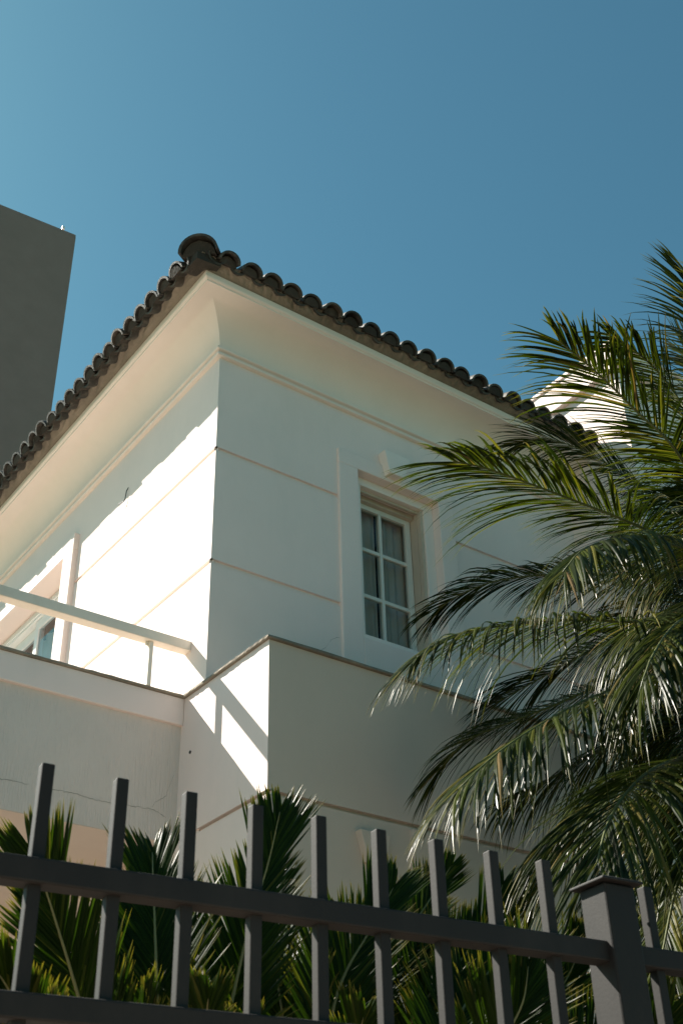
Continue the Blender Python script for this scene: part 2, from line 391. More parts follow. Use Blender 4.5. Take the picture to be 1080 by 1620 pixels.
CYCADS = [
    ((1.3, 2.5, 0.35), [
        [(1.277, 2.5, 0.384), (1.181, 2.5, 0.54), (1.115, 2.5, 0.678), (1.051, 2.5, 0.809), (1.007, 2.5, 0.885)],
        [(1.322, 2.45, 0.404), (1.314, 2.45, 0.576), (1.325, 2.5, 0.747), (1.338, 2.55, 0.875), (1.357, 2.6, 0.968)],
        [(1.432, 2.5, 0.406), (1.49, 2.5, 0.498), (1.523, 2.5, 0.598), (1.569, 2.5, 0.786), (1.625, 2.5, 0.963), (1.658, 2.5, 1.099)],
        [(1.068, 2.4, 0.381), (0.994, 2.35, 0.479), (0.912, 2.3, 0.552), (0.868, 2.3, 0.592)],
        [(1.051, 2.3, 0.346), (0.978, 2.2, 0.411), (0.929, 2.15, 0.471)],
        [(1.203, 2.3, 0.322), (1.15, 2.2, 0.425), (1.117, 2.15, 0.512)],
        [(1.319, 2.3, 0.34), (1.313, 2.25, 0.446), (1.292, 2.2, 0.552)],
        [(1.357, 2.7, 0.388), (1.391, 2.85, 0.584), (1.377, 2.9, 0.722)],
        [(1.532, 2.7, 0.398), (1.653, 2.9, 0.616), (1.722, 3.0, 0.765)],
    ]),
    ((1.831, 2.6, 0.377), [
        [(1.795, 2.6, 0.428), (1.75, 2.6, 0.576), (1.755, 2.65, 0.716), (1.772, 2.7, 0.821)],
        [(1.78, 2.5, 0.467), (1.814, 2.5, 0.639), (1.858, 2.5, 0.736), (1.916, 2.5, 0.817), (1.971, 2.5, 0.896), (2.016, 2.5, 0.963)],
        [(1.941, 2.7, 0.477), (2.031, 2.7, 0.691), (2.097, 2.7, 0.769), (2.157, 2.7, 0.838), (2.235, 2.7, 0.937), (2.381, 2.75, 1.08), (2.442, 2.75, 1.158)],
        [(1.883, 2.7, 0.446), (2.0, 2.85, 0.639), (2.094, 2.95, 0.848), (2.19, 3.0, 1.034)],
        [(1.625, 2.5, 0.368), (1.541, 2.45, 0.482), (1.499, 2.4, 0.56)],
        [(1.758, 2.4, 0.364), (1.76, 2.35, 0.497), (1.752, 2.3, 0.581)],
    ]),
    ((2.389, 2.7, 0.401), [
        [(2.104, 2.6, 0.504), (2.137, 2.6, 0.661), (2.224, 2.6, 0.752), (2.342, 2.6, 0.857), (2.446, 2.6, 0.967), (2.509, 2.6, 1.077)],
        [(2.423, 2.6, 0.497), (2.615, 2.6, 0.727), (2.726, 2.6, 0.835), (2.819, 2.6, 0.955)],
        [(2.151, 2.4, 0.425), (2.157, 2.3, 0.55), (2.196, 2.25, 0.645), (2.231, 2.25, 0.738)],
        [(2.052, 2.4, 0.419), (2.072, 2.4, 0.53), (2.179, 2.45, 0.665), (2.402, 2.5, 0.86)],
        [(2.454, 2.5, 0.427), (2.612, 2.45, 0.566), (2.701, 2.4, 0.661), (2.789, 2.4, 0.719)],
        [(2.524, 2.9, 0.477), (2.768, 3.1, 0.692), (2.961, 3.2, 0.9)],
        [(2.465, 2.4, 0.416), (2.64, 2.3, 0.547), (2.679, 2.2, 0.672)],
    ]),
]

# ------------------------------------------------------------------ ground
g = MB().add([(-1500, -1500, -EYE), (1500, -1500, -EYE), (1500, 1500, -EYE), (-1500, 1500, -EYE)], [(0, 1, 2, 3)]).build('ground', M['lawn'])
structure('ground', g)
rd = MB().box(-300, 300, -9.0, -2.2, -EYE - .05, -EYE + .004).build('road', M['asphalt'])
structure('road', rd)
pv = MB().box(-300, 300, -2.2, 1.9, -EYE - .05, -EYE + .012).build('pavement', M['pave'])
structure('pavement', pv)
kb = MB().box(-300, 300, -2.32, -2.2, -EYE - .05, -EYE + .06).build('kerb', M['pave'])
structure('kerb', kb)
dv = MB().box(-7.0, 3.3, 2.3, 14.0, -EYE - .05, -EYE + .008).build('driveway', M['drive'])
structure('driveway', dv)
gb = MB().box(-14, 14, 1.93, 3.6, -EYE - 0.05, -EYE + 0.05).build('garden_bed', M['soil'])
structure('garden_bed', gb)

# ------------------------------------------------------------------ house
X0, YC, XT = 3.42, 6.0, 7.05          # side wall plane x = X0, front wall plane y = YC, tower side plane x = XT
XP, YP = 3.405, 5.259                 # terrace volume: side plane and front plane
YB = 6.225                            # balcony parapet front
house = thing('house', 'white two storey house with dark clay tile eaves and a small six pane window', 'house', (X0, YC, -EYE))

G1, G2, GW = 5.178, 4.250, 0.018
def wall_depth(z):
    return -0.02 if abs(z - G1) < GW or abs(z - G2) < GW else 0.0
def f_depth(u, v):
    if 4.655 < u < 5.465 and 4.03 < v < 5.495: return None
    return wall_depth(v)
fw = relief((0, YC, 0), (1, 0, 0), (0, -1, 0), [X0, X0 + 0.018, 4.655, 5.465, XT],
            [2.3, 4.03, G2 - GW, G2 + GW, G1 - GW, G1 + GW, 5.495, 6.5], f_depth).build('wall', M['white'], house)
def s_depth(u, v):
    if 8.435 < u < 11.605 and 2.545 < v < 5.505: return None
    return wall_depth(v)
sw = relief((X0, 0, 0), (0, 1, 0), (-1, 0, 0), [YC, YC + 0.018, 8.435, 11.605, 18.0],
            [2.3, 2.545, G2 - GW, G2 + GW, G1 - GW, G1 + GW, 5.505, 6.5], s_depth).build('wall', M['white'], house)

# front window
wt = MB()
wt.box(4.48, 4.66, YC - 0.025, YC + 0.19, 3.3, 5.49).box(5.46, 5.615, YC - 0.025, YC + 0.19, 3.3, 5.49)
wt.box(4.48, 5.615, YC - 0.025, YC + 0.19, 5.49, 5.625).box(4.66, 5.46, YC - 0.025, YC + 0.19, 3.3, 4.035)
win = wt.build('window', M['white'], house, bevel=0.006)
MB().box(4.66, 4.74, YC + 0.058, YC + 0.2, 4.035, 5.42).box(5.37, 5.46, YC + 0.058, YC + 0.2, 4.035, 5.42).box(4.66, 5.46, YC + 0.058, YC + 0.2, 5.42, 5.49).build('surround', M['trim'], win, bevel=0.004)
MB().box(4.655, 5.465, YC - 0.012, YC + 0.26, 4.030, 4.072).build('sill', M['trim'], win, bevel=0.005)
fr = MB()
fr.box(4.742, 4.757, YC + 0.10, YC + 0.26, 4.073, 5.418).box(5.345, 5.368, YC + 0.075, YC + 0.26, 4.073, 5.418)
fr.box(5.338, 5.345, YC + 0.12, YC + 0.15, 4.073, 5.40).box(5.338, 5.345, YC + 0.09, YC + 0.103, 4.073, 5.40)
fr.box(4.757, 5.345, YC + 0.16, YC + 0.26, 5.372, 5.418).box(4.757, 5.345, YC + 0.10, YC + 0.125, 5.395, 5.418)
fr.build('window_frame', M['wood'], win, bevel=0.002)
XL, XR, XM = 4.785, 5.290, 5.036
ZS = [4.185, 4.548, 4.957, 5.327]
sash = MB()
sash.box(4.757, XL, YC + 0.20, YC + 0.24, 4.11, 5.372).box(XR, 5.338, YC + 0.20, YC + 0.24, 4.11, 5.372)
sash.box(XL, XR, YC + 0.20, YC + 0.24, ZS[3], 5.372).box(XL, XR, YC + 0.20, YC + 0.24, 4.11, ZS[0])
sash.box(XM - 0.014, XM + 0.014, YC + 0.203, YC + 0.237, ZS[0], ZS[3])
for z in ZS[1:3]:
    sash.box(XL, XM - 0.014, YC + 0.205, YC + 0.235, z - 0.015, z + 0.015).box(XM + 0.014, XR, YC + 0.205, YC + 0.235, z - 0.015, z + 0.015)
so = sash.build('sash', M['sash'], win, bevel=0.003)
for j in range(3):
    za = ZS[j] + (0.015 if j else 0); zb = ZS[j + 1] - (0.015 if j < 2 else 0)
    for xa, xb in ((XL, XM - 0.014), (XM + 0.014, XR)):
        t = rng.uniform(-0.0015, 0.0015)
        MB().add([(xa, YC + 0.222 + t, za), (xb, YC + 0.222, za), (xb, YC + 0.222, zb), (xa, YC + 0.222 - t, zb)], [(0, 1, 2, 3)]).build('pane', M['glass'], win)
cu = MB()
for x0, x1, ph in ((4.70, 5.06, 0.3), (5.07, 5.44, 1.9)):
    n = 70
    for i in range(n):
        for k, z in enumerate((4.0, 5.5)):
            x = x0 + (x1 - x0) * i / (n - 1)
            cu.v.append((x, YC + 0.31 + 0.014 * math.sin(x * 75 + ph) + 0.008 * math.sin(x * 31 + ph), z))
    b = len(cu.v) - 2 * n
    cu.f += [(b + 2 * i, b + 2 * i + 2, b + 2 * i + 3, b + 2 * i + 1) for i in range(n - 1)]
cu.build('curtain', M['curtain'], win, smooth=True)
def room(x0, x1, y0, y1, z0, z1, skip, name, parent):
    q = MB()
    P = [(x0, y0, z0), (x1, y0, z0), (x1, y1, z0), (x0, y1, z0), (x0, y0, z1), (x1, y0, z1), (x1, y1, z1), (x0, y1, z1)]
    F = {'b': (3, 2, 1, 0), 't': (4, 5, 6, 7), 's': (0, 1, 5, 4), 'e': (1, 2, 6, 5), 'n': (2, 3, 7, 6), 'w': (3, 0, 4, 7)}
    return q.add(P, [f for k, f in F.items() if k != skip]).build(name, M['dark'], parent)
room(4.5, 5.6, YC + 0.262, YC + 1.6, 3.9, 5.6, 's', 'room', win)
# keystone over the window
kf = [(4.882, 5.735), (5.142, 5.735), (5.073, 5.525), (4.922, 5.525)]
MB().prism([(x, YC - 0.09, z) for x, z in kf], (0, 0.09, 0)).build('keystone', M['trim'], win, bevel=0.006)
# hairline crack running to the window trim
def crack(pts, plane, parent, w=0.0016):
    q = MB()
    for (a, b), (c, d) in zip(pts[:-1], pts[1:]):
        n = 4
        for i in range(n):
            p = (a + (c - a) * i / n, b + (d - b) * i / n); r = (a + (c - a) * (i + 1) / n, b + (d - b) * (i + 1) / n)
            j0, j1 = rng.uniform(-.004, .004), rng.uniform(-.004, .004)
            ww = w * rng.uniform(0.5, 1.3)
            q.add([(p[0], plane, p[1] - ww + j0), (r[0], plane, r[1] - ww + j1), (r[0], plane, r[1] + ww + j1), (p[0], plane, p[1] + ww + j0)], [(0, 1, 2, 3)])
    return q.build('crack', M['crack'], parent)
crack([(4.263, 3.809), (4.342, 3.867), (4.392, 3.945), (4.463, 3.984)], YC - 0.0015, house, 0.0012)

# balcony door in the side wall
dt = MB()
dt.box(X0 - 0.045, X0 + 0.19, 8.25, 8.44, 2.55, 5.50).box(X0 - 0.045, X0 + 0.19, 11.6, 11.8, 2.55, 5.50)
dt.box(X0 - 0.045, X0 + 0.19, 8.25, 11.8, 5.50, 5.665)
door = dt.build('balcony_door', M['white'], house, bevel=0.006)
MB().box(X0 + 0.15, X0 + 0.25, 8.44, 11.6, 5.40, 5.497).box(X0 + 0.135, X0 + 0.15, 8.44, 11.6, 5.42, 5.44).build('door_track', M['upvc'], door, bevel=0.003)
for (ya, yb, dx) in ((8.44, 9.42, 0.17), (9.40, 10.6, 0.215), (10.5, 11.6, 0.17)):
    l = MB()
    x0, x1 = X0 + dx, X0 + dx + 0.035
    l.box(x0, x1, ya, ya + 0.07, 2.55, 5.398).box(x0, x1, yb - 0.07, yb, 2.55, 5.398).box(x0, x1, ya + 0.07, yb - 0.07, 5.30, 5.398).box(x0, x1, ya + 0.07, yb - 0.07, 2.55, 2.66)
    leaf = l.build('door_leaf', M['upvc'], door, bevel=0.003)
    MB().add([(x0 + 0.016, ya + 0.07, 2.66), (x0 + 0.016, yb - 0.07, 2.66), (x0 + 0.016, yb - 0.07, 5.30), (x0 + 0.016, ya + 0.07, 5.30)], [(0, 1, 2, 3)]).build('pane', M['door_glass'], leaf)
dc = MB()
for i in range(140):
    y = 8.5 + i * 0.02
    for z in (2.56, 5.38): dc.v.append((X0 + 0.36 + 0.02 * math.sin(y * 40) + 0.012 * math.sin(y * 17), y, z))
dc.f = [(2 * i, 2 * i + 2, 2 * i + 3, 2 * i + 1) for i in range(139)]
dc.build('curtain', M['curtain'], door, smooth=True)
room(X0 + 0.262, X0 + 1.0, 8.3, 11.8, 2.5, 5.6, 'w', 'room', door)
# bent wire left sticking out of the side wall
MB().tube([(X0 + 0.01, 7.373, 5.66), (X0 - 0.012, 7.378, 5.60), (X0 - 0.016, 7.385, 5.52), (X0 - 0.02, 7.40, 5.505), (X0 - 0.035, 7.45, 5.505)], 0.004, 5).build('wire', M['wire'], house)

# eaves: string moulding, cove and fascia swept round both walls with a mitred corner
path = [(X0, 18.0, -1, 0), (X0, YC, -1, -1), (XT + 0.05, YC, 0, -1)]
sweep(path, [(-0.02, 6.018), (0.030, 6.018), (0.035, 6.024), (0.035, 6.042), (0.018, 6.047), (0.018, 6.056), (0.046, 6.062), (0.050, 6.070), (0.048, 6.084), (-0.02, 6.088)]).build('string_moulding', M['cove'], house)
cv = [(-0.03, 6.088), (0.006, 6.088)]
for i in range(1, 15):
    a = math.pi / 2 * i / 14
    cv.append((0.006 + 0.294 * (1 - math.cos(a)), 6.088 + 0.305 * math.sin(a)))
cv += [(0.300, 6.46), (-0.03, 6.46)]
sweep(path, cv).build('cove_cornice', M['cove'], house, smooth='angle')
sweep(path, [(0.297, 6.383), (0.312, 6.383), (0.314, 6.396), (0.326, 6.400), (0.333, 6.410), (0.335, 6.452), (0.330, 6.458), (0.297, 6.458)]).build('eave_moulding', M['cove'], house)

# roof: two visible slopes of barrel tiles over a mortar bed, hip between them
TH = math.radians(27)
OS, OF, ZE = 0.50, 0.455, 6.488
CO = Vector((X0 - OS, YC - OF, ZE))             # eave corner
roof = MB()
up = 3.2
tn = math.tan(TH)
def rz(d): return ZE + d * tn
roof.add([(CO.x + .05, 17.5, rz(.02)), (CO.x + .05, CO.y + .05, rz(.02)), (CO.x + up, CO.y + up, rz(up)), (CO.x + up, 17.5, rz(up))], [(0, 1, 2, 3)])
roof.add([(CO.x + .05, CO.y + .05, rz(.02)), (XT + .1, CO.y + .05, rz(.02)), (XT + .1, CO.y + up, rz(up)), (CO.x + up, CO.y + up, rz(up))], [(0, 1, 2, 3)])
rf = roof.build('roof', M['mortar'], house)
jr = random.Random(5)
def jit(i):
    return (jr.uniform(-.010, .014), jr.uniform(-.010, .010)) if i in (2, 3, 4) else (0, 0)
def moff(o, z): return (o, z)
mpath = [(X0, 17.6, -1, 0), (X0, YC, -1, -1), (XT + 0.02, YC, 0, -1)]
sweep(mpath, [(0.05, 6.459), (0.338, 6.459), (0.368, 6.474), (0.398, 6.496), (0.412, 6.525), (0.05, 6.60)], sub=150, jitter=jit).build('mortar_bed', M['mortar'], rf)

def tile_mesh(name, r0, r1, L, t, up=True, plug=None, seg=10):
    """half-round tile, lower end at y = 0 running up +y; 'up' is a cover tile, else a channel tile"""
    v, f = [], []
    s = 1 if up else -1
    rows = 3
    for j in range(rows):
        y = L * j / (rows - 1); r = r0 + (r1 - r0) * j / (rows - 1)
        for rr in (r, r - t):
            for i in range(seg + 1):
                a = math.pi * i / seg
                v.append((rr * math.cos(a), y, s * rr * math.sin(a) * 0.92))
    n = seg + 1
    for j in range(rows - 1):
        b0, b1 = 2 * n * j, 2 * n * (j + 1)
        for i in range(seg):
            f.append((b0 + i, b0 + i + 1, b1 + i + 1, b1 + i))
            f.append((b0 + n + i + 1, b0 + n + i, b1 + n + i, b1 + n + i + 1))
        for i in (0, seg): f.append((b0 + i, b0 + n + i, b1 + n + i, b1 + i))
    for b in (0, 2 * n * (rows - 1)):
        for i in range(seg): f.append((b + i, b + i + 1, b + n + i + 1, b + n + i))
    me = bpy.data.meshes.new(name)
    me.from_pydata(v, [], f)
    me.materials.append(M['tile'])
    bm = bmesh.new(); bm.from_mesh(me)
    bmesh.ops.recalc_face_normals(bm, faces=bm.faces)
    bm.to_mesh(me); bm.free()
    for p in me.polygons: p.use_smooth = True
    try: me.set_sharp_from_angle(angle=math.radians(50))
    except Exception: pass
    return me
cap_me = tile_mesh('cover_tile', 0.092, 0.074, 0.40, 0.016)
cap_me2 = tile_mesh('cover_tile', 0.089, 0.072, 0.40, 0.018)
pan_me = tile_mesh('channel_tile', 0.078, 0.066, 0.40, 0.014, up=False)
hip_me = tile_mesh('hip_tile', 0.150, 0.125, 0.42, 0.020, seg=14)
def put(me, name, org, X, Y, Z, roll=0.0, parent=rf):
    o = bpy.data.objects.new(name, me); COL.objects.link(o)
    R = Matrix((X, Y, Z)).transposed().to_4x4()
    o.matrix_world = Matrix.Translation((org[0], org[1], org[2] + EYE)) @ R @ Matrix.Rotation(roll, 4, 'Y') @ Matrix.Rotation(rng.uniform(-.02, .02), 4, 'Z')
    o.parent = parent
    return o
c, s = math.cos(TH), math.sin(TH)
def slope(side):
    if side == 'front':
        X, Y, Z = Vector((1, 0, 0)), Vector((0, c, s)), Vector((0, -s, c)); pitch = 0.1865
        start = Vector((CO.x, CO.y, ZE)); run = Vector((1, 0, 0)); length = XT - CO.x - 0.02; first = 0.285
    else:
        X, Y, Z = Vector((0, -1, 0)), Vector((c, 0, s)), Vector((-s, 0, c)); pitch = 0.176
        start = Vector((CO.x, CO.y, ZE - .022)); run = Vector((0, 1, 0)); length = 9.0; first = 0.295
    n = int((length - first) / pitch)
    for k in range(n + 1):
        d = first + k * pitch
        for row in range(2):
            up_d = row * 0.30
            if d < up_d * 1.0 + 0.15: continue
            j = Vector((rng.uniform(-.009, .009), rng.uniform(-.009, .009), rng.uniform(-.007, .007)))
            tilt = Y
            put(rng.choice((cap_me, cap_me2)), 'roof_tile', start + run * d + Y * (up_d + rng.uniform(-.012, .010)) + Z * (0.004 + row * 0.022) + j, X, tilt, Z, rng.uniform(-.12, .12))
        d2 = d - pitch / 2
        if d2 > 0.18:
            put(pan_me, 'channel_tile', start + run * d2 + Y * (0.03 + rng.uniform(-.01, .01)) + Z * 0.032, X, Y, Z, rng.uniform(-.03, .03))
    # mortar packed under the cover tiles
    q = MB()
    for k in range(n + 1):
        p = start + run * (first + k * pitch) + Y * rng.uniform(.006, .028)
        v = []
        m = 8
        for i in range(m + 1):
            a = math.pi * i / m
            r = 0.071 * rng.uniform(.9, 1.04)
            v.append(p + X * (r * math.cos(a)) + Z * (r * .9 * math.sin(a) - 0.008))
        q.prism(v, Y * 0.2)
    q.build('mortar_filling', M['filling'], rf)
slope('front'); slope('side')
hd = Vector((1, 1, tn)).normalized()
hx = Vector((1, -1, 0)).normalized()
hz = hx.cross(hd)
if hz.z < 0: hx, hz = -hx, -hz
for k in range(5):
    put(hip_me, 'hip_tile', CO + Vector((0.045, 0.045, 0.028)) + hd * (k * 0.33) + hz * (0.012 * min(k, 1) + 0.0), hx, hd, hz)
q = MB()
v = []
for i in range(13):
    a = math.pi * i / 12
    r = 0.128 * rng.uniform(.93, 1.02)
    v.append(CO + Vector((0.075, 0.075, 0.03)) + hx * (r * math.cos(a)) + hz * (r * .92 * math.sin(a) - .004))
q.prism(v, hd * 0.3)
# saddle of mortar where hip meets both eaves
q.obox(CO + Vector((0.14, 0.14, 0.005)), (0.10, 0, 0.01), (0, 0.10, 0.01), (0, 0, 0.035))
q.build('mortar_filling', M['filling'], rf)

# taller block at the right end: side face lit above the roof, front face in shade
tw = MB().box(XT, 11.5, 5.215, 12.0, -EYE, 7.115).build('tower_wall', M['white'], house)
MB().box(XT - 0.05, 11.55, 5.165, 12.05, 7.115, 7.15).box(XT - 0.035, 11.535, 5.18, 12.035, 7.15, 7.40).box(XT - 0.05, 11.55, 5.165, 12.05, 7.40, 7.44).build('tower_parapet', M['white'], house, bevel=0.006)

# terrace volume in front: side + front face with a groove at floor level
GL = 2.412
def p_depth(u, v):
    if abs(v - GL) < 0.013: return -0.03
    if 4.62 < u < 5.75 and 0.4 < v < 1.76: return None
    return 0.0
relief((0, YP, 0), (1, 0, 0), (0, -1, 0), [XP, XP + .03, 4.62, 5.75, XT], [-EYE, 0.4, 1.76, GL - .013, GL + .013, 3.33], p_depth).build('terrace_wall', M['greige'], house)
def ps_depth(u, v):
    return -0.03 if abs(v - GL) < 0.013 else 0.0
relief((XP, 0, 0), (0, 1, 0), (-1, 0, 0), [YP, YP + .03, 6.32], [GL - .013, GL + .013, 3.33], ps_depth).build('terrace_wall', M['white'], house)
relief((XP, 0, 0), (0, 1, 0), (-1, 0, 0), [YP, 16.0], [-EYE, GL - .013], lambda u, v: 0.0).build('terrace_wall', M['white'], house)
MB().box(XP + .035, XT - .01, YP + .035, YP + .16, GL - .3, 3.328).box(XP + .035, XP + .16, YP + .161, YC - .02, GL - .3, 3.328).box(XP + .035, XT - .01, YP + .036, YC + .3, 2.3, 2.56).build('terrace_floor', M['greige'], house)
cpath = [(XP, 6.222, -1, 0), (XP, YP, -1, -1), (XT - .004, YP, 0, -1)]
jr2 = random.Random(9)
sweep(cpath, [(-0.165, 3.331), (0.018, 3.331), (0.022, 3.335), (0.022, 3.347), (0.018, 3.352), (-0.165, 3.354)], sub=40,
      jitter=lambda i: (jr2.uniform(-.0025, .0025), jr2.uniform(-.0015, .0015)) if i in (1, 2, 3, 4) else (0, 0)).build('terrace_coping', M['coping'], house)
# lower storey details on the front face
MB().box(4.385, 4.52, YP - 0.03, YP + .02, -EYE, 2.385).build('pilaster', M['greige'], house, bevel=0.004)
MB().prism([(3.985, YP - .055, 2.30), (4.20, YP - .055, 2.30), (4.15, YP - .055, 2.13), (4.035, YP - .055, 2.13)], (0, .055, 0)).build('keystone', M['greige'], house, bevel=0.004)
lw = MB().box(4.615, 5.755, YP + .02, YP + .24, 1.60, 1.765).box(4.615, 4.66, YP + .02, YP + .24, 0.4, 1.60).box(5.71, 5.755, YP + .02, YP + .24, 0.4, 1.60).build('lower_window', M['trim'], house, bevel=0.004)
sl = MB()
for k in range(5): sl.obox((5.19, YP + .16, 1.575 - k * .035), (0.52, 0, 0), (0, 0.02, -0.012), (0, 0.002, 0.004))
sl.build('shutter_slats', M['dark'], lw)
MB().box(4.66, 5.71, YP + .10, YP + .16, 1.30, 1.39).box(4.66, 5.71, YP + .12, YP + .16, 1.22, 1.30).build('window_frame', M['trim'], lw, bevel=.003)
MB().box(4.66, 5.71, YP + .15, YP + .2, 1.05, 1.22).build('blind', M['pink'], lw)
room(4.6, 5.77, YP + .241, YP + .7, 0.35, 1.8, 's', 'room', lw)
# small drain hole
MB().tube([(XP + .02, 6.12, 2.937), (XP - .006, 6.12, 2.937)], 0.010, 10).build('drain_pipe', M['wire'], house)

# balcony on the left: parapet wall, band, coping, soffit, rail
XB = 1.25
bw = MB().box(XB, XP, YB + .028, YB + .15, 2.41, 3.150).build('balcony_wall', M['plaster'], house)
MB().box(XB, XP - .001, YB, YB + .151, 3.150, 3.331).build('balcony_band', M['white'], house, bevel=.006)
sweep([(XB, YB, 0, -1), (XP + .001, YB, 0, -1)], [(-0.17, 3.331), (0.012, 3.331), (0.016, 3.334), (0.016, 3.344), (0.012, 3.349), (-0.17, 3.354)], sub=50,
      jitter=lambda i: (jr2.uniform(-.0025, .0025), jr2.uniform(-.0015, .0015)) if i in (1, 2, 3, 4) else (0, 0)).build('balcony_coping', M['coping'], house)
MB().box(XB, XP - .002, YB + .151, 12.5, 2.445, 2.54).box(XB, XP - .002, YB + .03, YB + .36, 2.405, 2.4449).build('balcony_slab', M['pink'], house)
MB().box(XB, XP - .003, YB + .152, 12.49, 2.5405, 2.556).build('balcony_floor', M['balcony_tile'], house)
MB().box(XB, XP - .002, 11.0, 11.15, -EYE, 2.444).box(XB, XB + .3, YB + .05, YB + .35, -EYE, 2.404).build('carport_wall', M['pink'], house)
crack([(2.0, 2.575), (2.291, 2.572), (2.373, 2.576), (2.463, 2.575)], YB + .0265, house)
crack([(2.541, 2.573), (2.647, 2.579), (2.755, 2.581), (2.859, 2.57), (2.978, 2.574), (3.1, 2.58), (3.238, 2.587), (3.286, 2.575), (3.335, 2.555)], YB + .0265, house)
crack([(3.238, 2.598), (3.258, 2.634), (3.326, 2.684), (3.346, 2.754), (3.369, 2.819), (3.387, 2.868)], YB + .0265, house, 0.0014)
rl = MB().box(XB, X0 + .002, YB - .018, YB + .062, 3.668, 3.738).build('balcony_rail', M['rail'], house, bevel=.005)
for x in (3.148, 1.55):
    MB().box(x - .014, x + .014, YB + .004, YB + .044, 3.3625, 3.668).box(x - .034, x - .014, YB + .018, YB + .03, 3.64, 3.668).build('post', M['rail'], rl, bevel=.002)

# ------------------------------------------------------------------ grey building far behind
ab = thing('apartment_building', 'tall plain dark grey building rising behind the tiled eave at the left', 'building', (12.75, 34.8, -EYE))
ca, sa = math.cos(math.radians(-4)), math.sin(math.radians(-4))
A = Vector((12.752, 34.778, 0))
def ap(u, v, z): return (A.x + ca * u - sa * v, A.y + sa * u + ca * v, z)
q = MB()
P = [ap(-12, 0, -EYE), ap(0, 0, -EYE), ap(0, 14, -EYE), ap(-12, 14, -EYE), ap(-12, 0, 38), ap(0, 0, 38), ap(0, 14, 38), ap(-12, 14, 38)]
q.add(P, [(3, 2, 1, 0), (4, 5, 6, 7), (0, 1, 5, 4), (1, 2, 6, 5), (2, 3, 7, 6), (3, 0, 4, 7)])
q.build('wall', M['apt'], ab, bevel=.04)
q = MB()
for a, b, cdd, d in ((-12.0, -0.02, 0.02, 0.25),):
    q.add([ap(a, cdd, 38.0), ap(b, cdd, 38.0), ap(b, d, 38.0), ap(a, d, 38.0), ap(a, cdd, 38.09), ap(b, cdd, 38.09), ap(b, d, 38.09), ap(a, d, 38.09)],
          [(3, 2, 1, 0), (4, 5, 6, 7), (0, 1, 5, 4), (1, 2, 6, 5), (2, 3, 7, 6), (3, 0, 4, 7)])
q.build('roof_edge', M['apt'], ab)
q = MB().tube([ap(-0.56, .1, 38.05), ap(-0.56, .1, 38.22)], .02, 6)
q.obox(ap(-0.56, .1, 38.27), (.055, 0, 0), (0, .06, 0), (0, 0, .07))
q.build('roof_lamp', M['lampw'], ab, bevel=.01)

# ------------------------------------------------------------------ fence
FP0 = Vector((0.7249, 1.7703, 0.7685)); FY = math.radians(-5.98)
FD = Vector((math.cos(FY), math.sin(FY), 0)); FN = Vector((-math.sin(FY), math.cos(FY), 0)); UZ = Vector((0, 0, 1))
fence = thing('metal_fence', 'dark grey metal fence of square upright bars and two flat rails beside a capped post', 'fence', (FP0.x, FP0.y, -EYE))
def fpt(sv, n, z): return FP0 * 1.0 + FD * sv + FN * n + UZ * (z - FP0.z)
def frail(s0, s1, z0, z1):
    m = MB().obox(fpt((s0 + s1) / 2, -0.002, (z0 + z1) / 2), FD * ((s1 - s0) / 2), FN * 0.0215, UZ * ((z1 - z0) / 2))
    return m.build('rail', M['fence'], fence, bevel=.0035)
SP = 1.156
for a, b in ((-2.2, SP - .034), (SP + .034, 2.9)):
    frail(a, b, .572, .611); frail(a, b, .378, .4155); frail(a, b, -1.42, -1.38)
def fbar(sv, ztop):
    h = 0.0108
    m = MB().obox(fpt(sv, 0, (ztop - 1.5) / 2), FD * h, FN * h, UZ * ((ztop + 1.5) / 2))
    m.build('bar', M['fence'], fence, bevel=.0022)
for i in range(-14, 9):
    fbar(i * .125 + rng.uniform(-.001, .001), .768 - .0019 * i + rng.uniform(-.002, .002))
for i in range(11): fbar(1.258 + i * .118, .736 - .002 * i)
pm = MB().obox(fpt(SP, 0, -.44), FD * .038, FN * .038, UZ * 1.16)
post = pm.build('post', M['fence'], fence, bevel=.004)
cm = MB()
b = [fpt(SP + i * .052, j * .052, .722) for i, j in ((-1, -1), (1, -1), (1, 1), (-1, 1))]
b2 = [p + UZ * .005 for p in b]
cm.add(b + b2 + [fpt(SP, 0, .749)], [(3, 2, 1, 0)] + [(i, (i + 1) % 4, 4 + (i + 1) % 4, 4 + i) for i in range(4)] + [(4 + i, 4 + (i + 1) % 4, 8) for i in range(4)])
cm.build('cap', M['fence'], post, bevel=.0015)
fb = MB().obox(fpt(.35, 0, -1.53), FD * 2.7, FN * .09, UZ * .09).build('plinth', M['pave'], fence)

# ------------------------------------------------------------------ palms and cycads
def spline(pts, n):
    P = [Vector(p) for p in pts]
    P = [P[0] * 2 - P[1]] + P + [P[-1] * 2 - P[-2]]
    out = []
    segs = len(P) - 3
    for k in range(n):
        t = k / (n - 1) * segs
        i = min(int(t), segs - 1); f = t - i
        a, b, c_, d = P[i:i + 4]
        out.append(0.5 * ((2 * b) + (c_ - a) * f + (2 * a - 5 * b + 4 * c_ - d) * f * f + (3 * b - a - 3 * c_ + d) * f ** 3))
    # even spacing
    L = [0]
    for i in range(1, n): L.append(L[-1] + (out[i] - out[i - 1]).length)
    res = []
    j = 0
    for k in range(n):
        g = L[-1] * k / (n - 1)
        while j < n - 2 and L[j + 1] < g: j += 1
        w = (g - L[j]) / max(1e-9, L[j + 1] - L[j])
        res.append(out[j].lerp(out[j + 1], w))
    return res, L[-1]

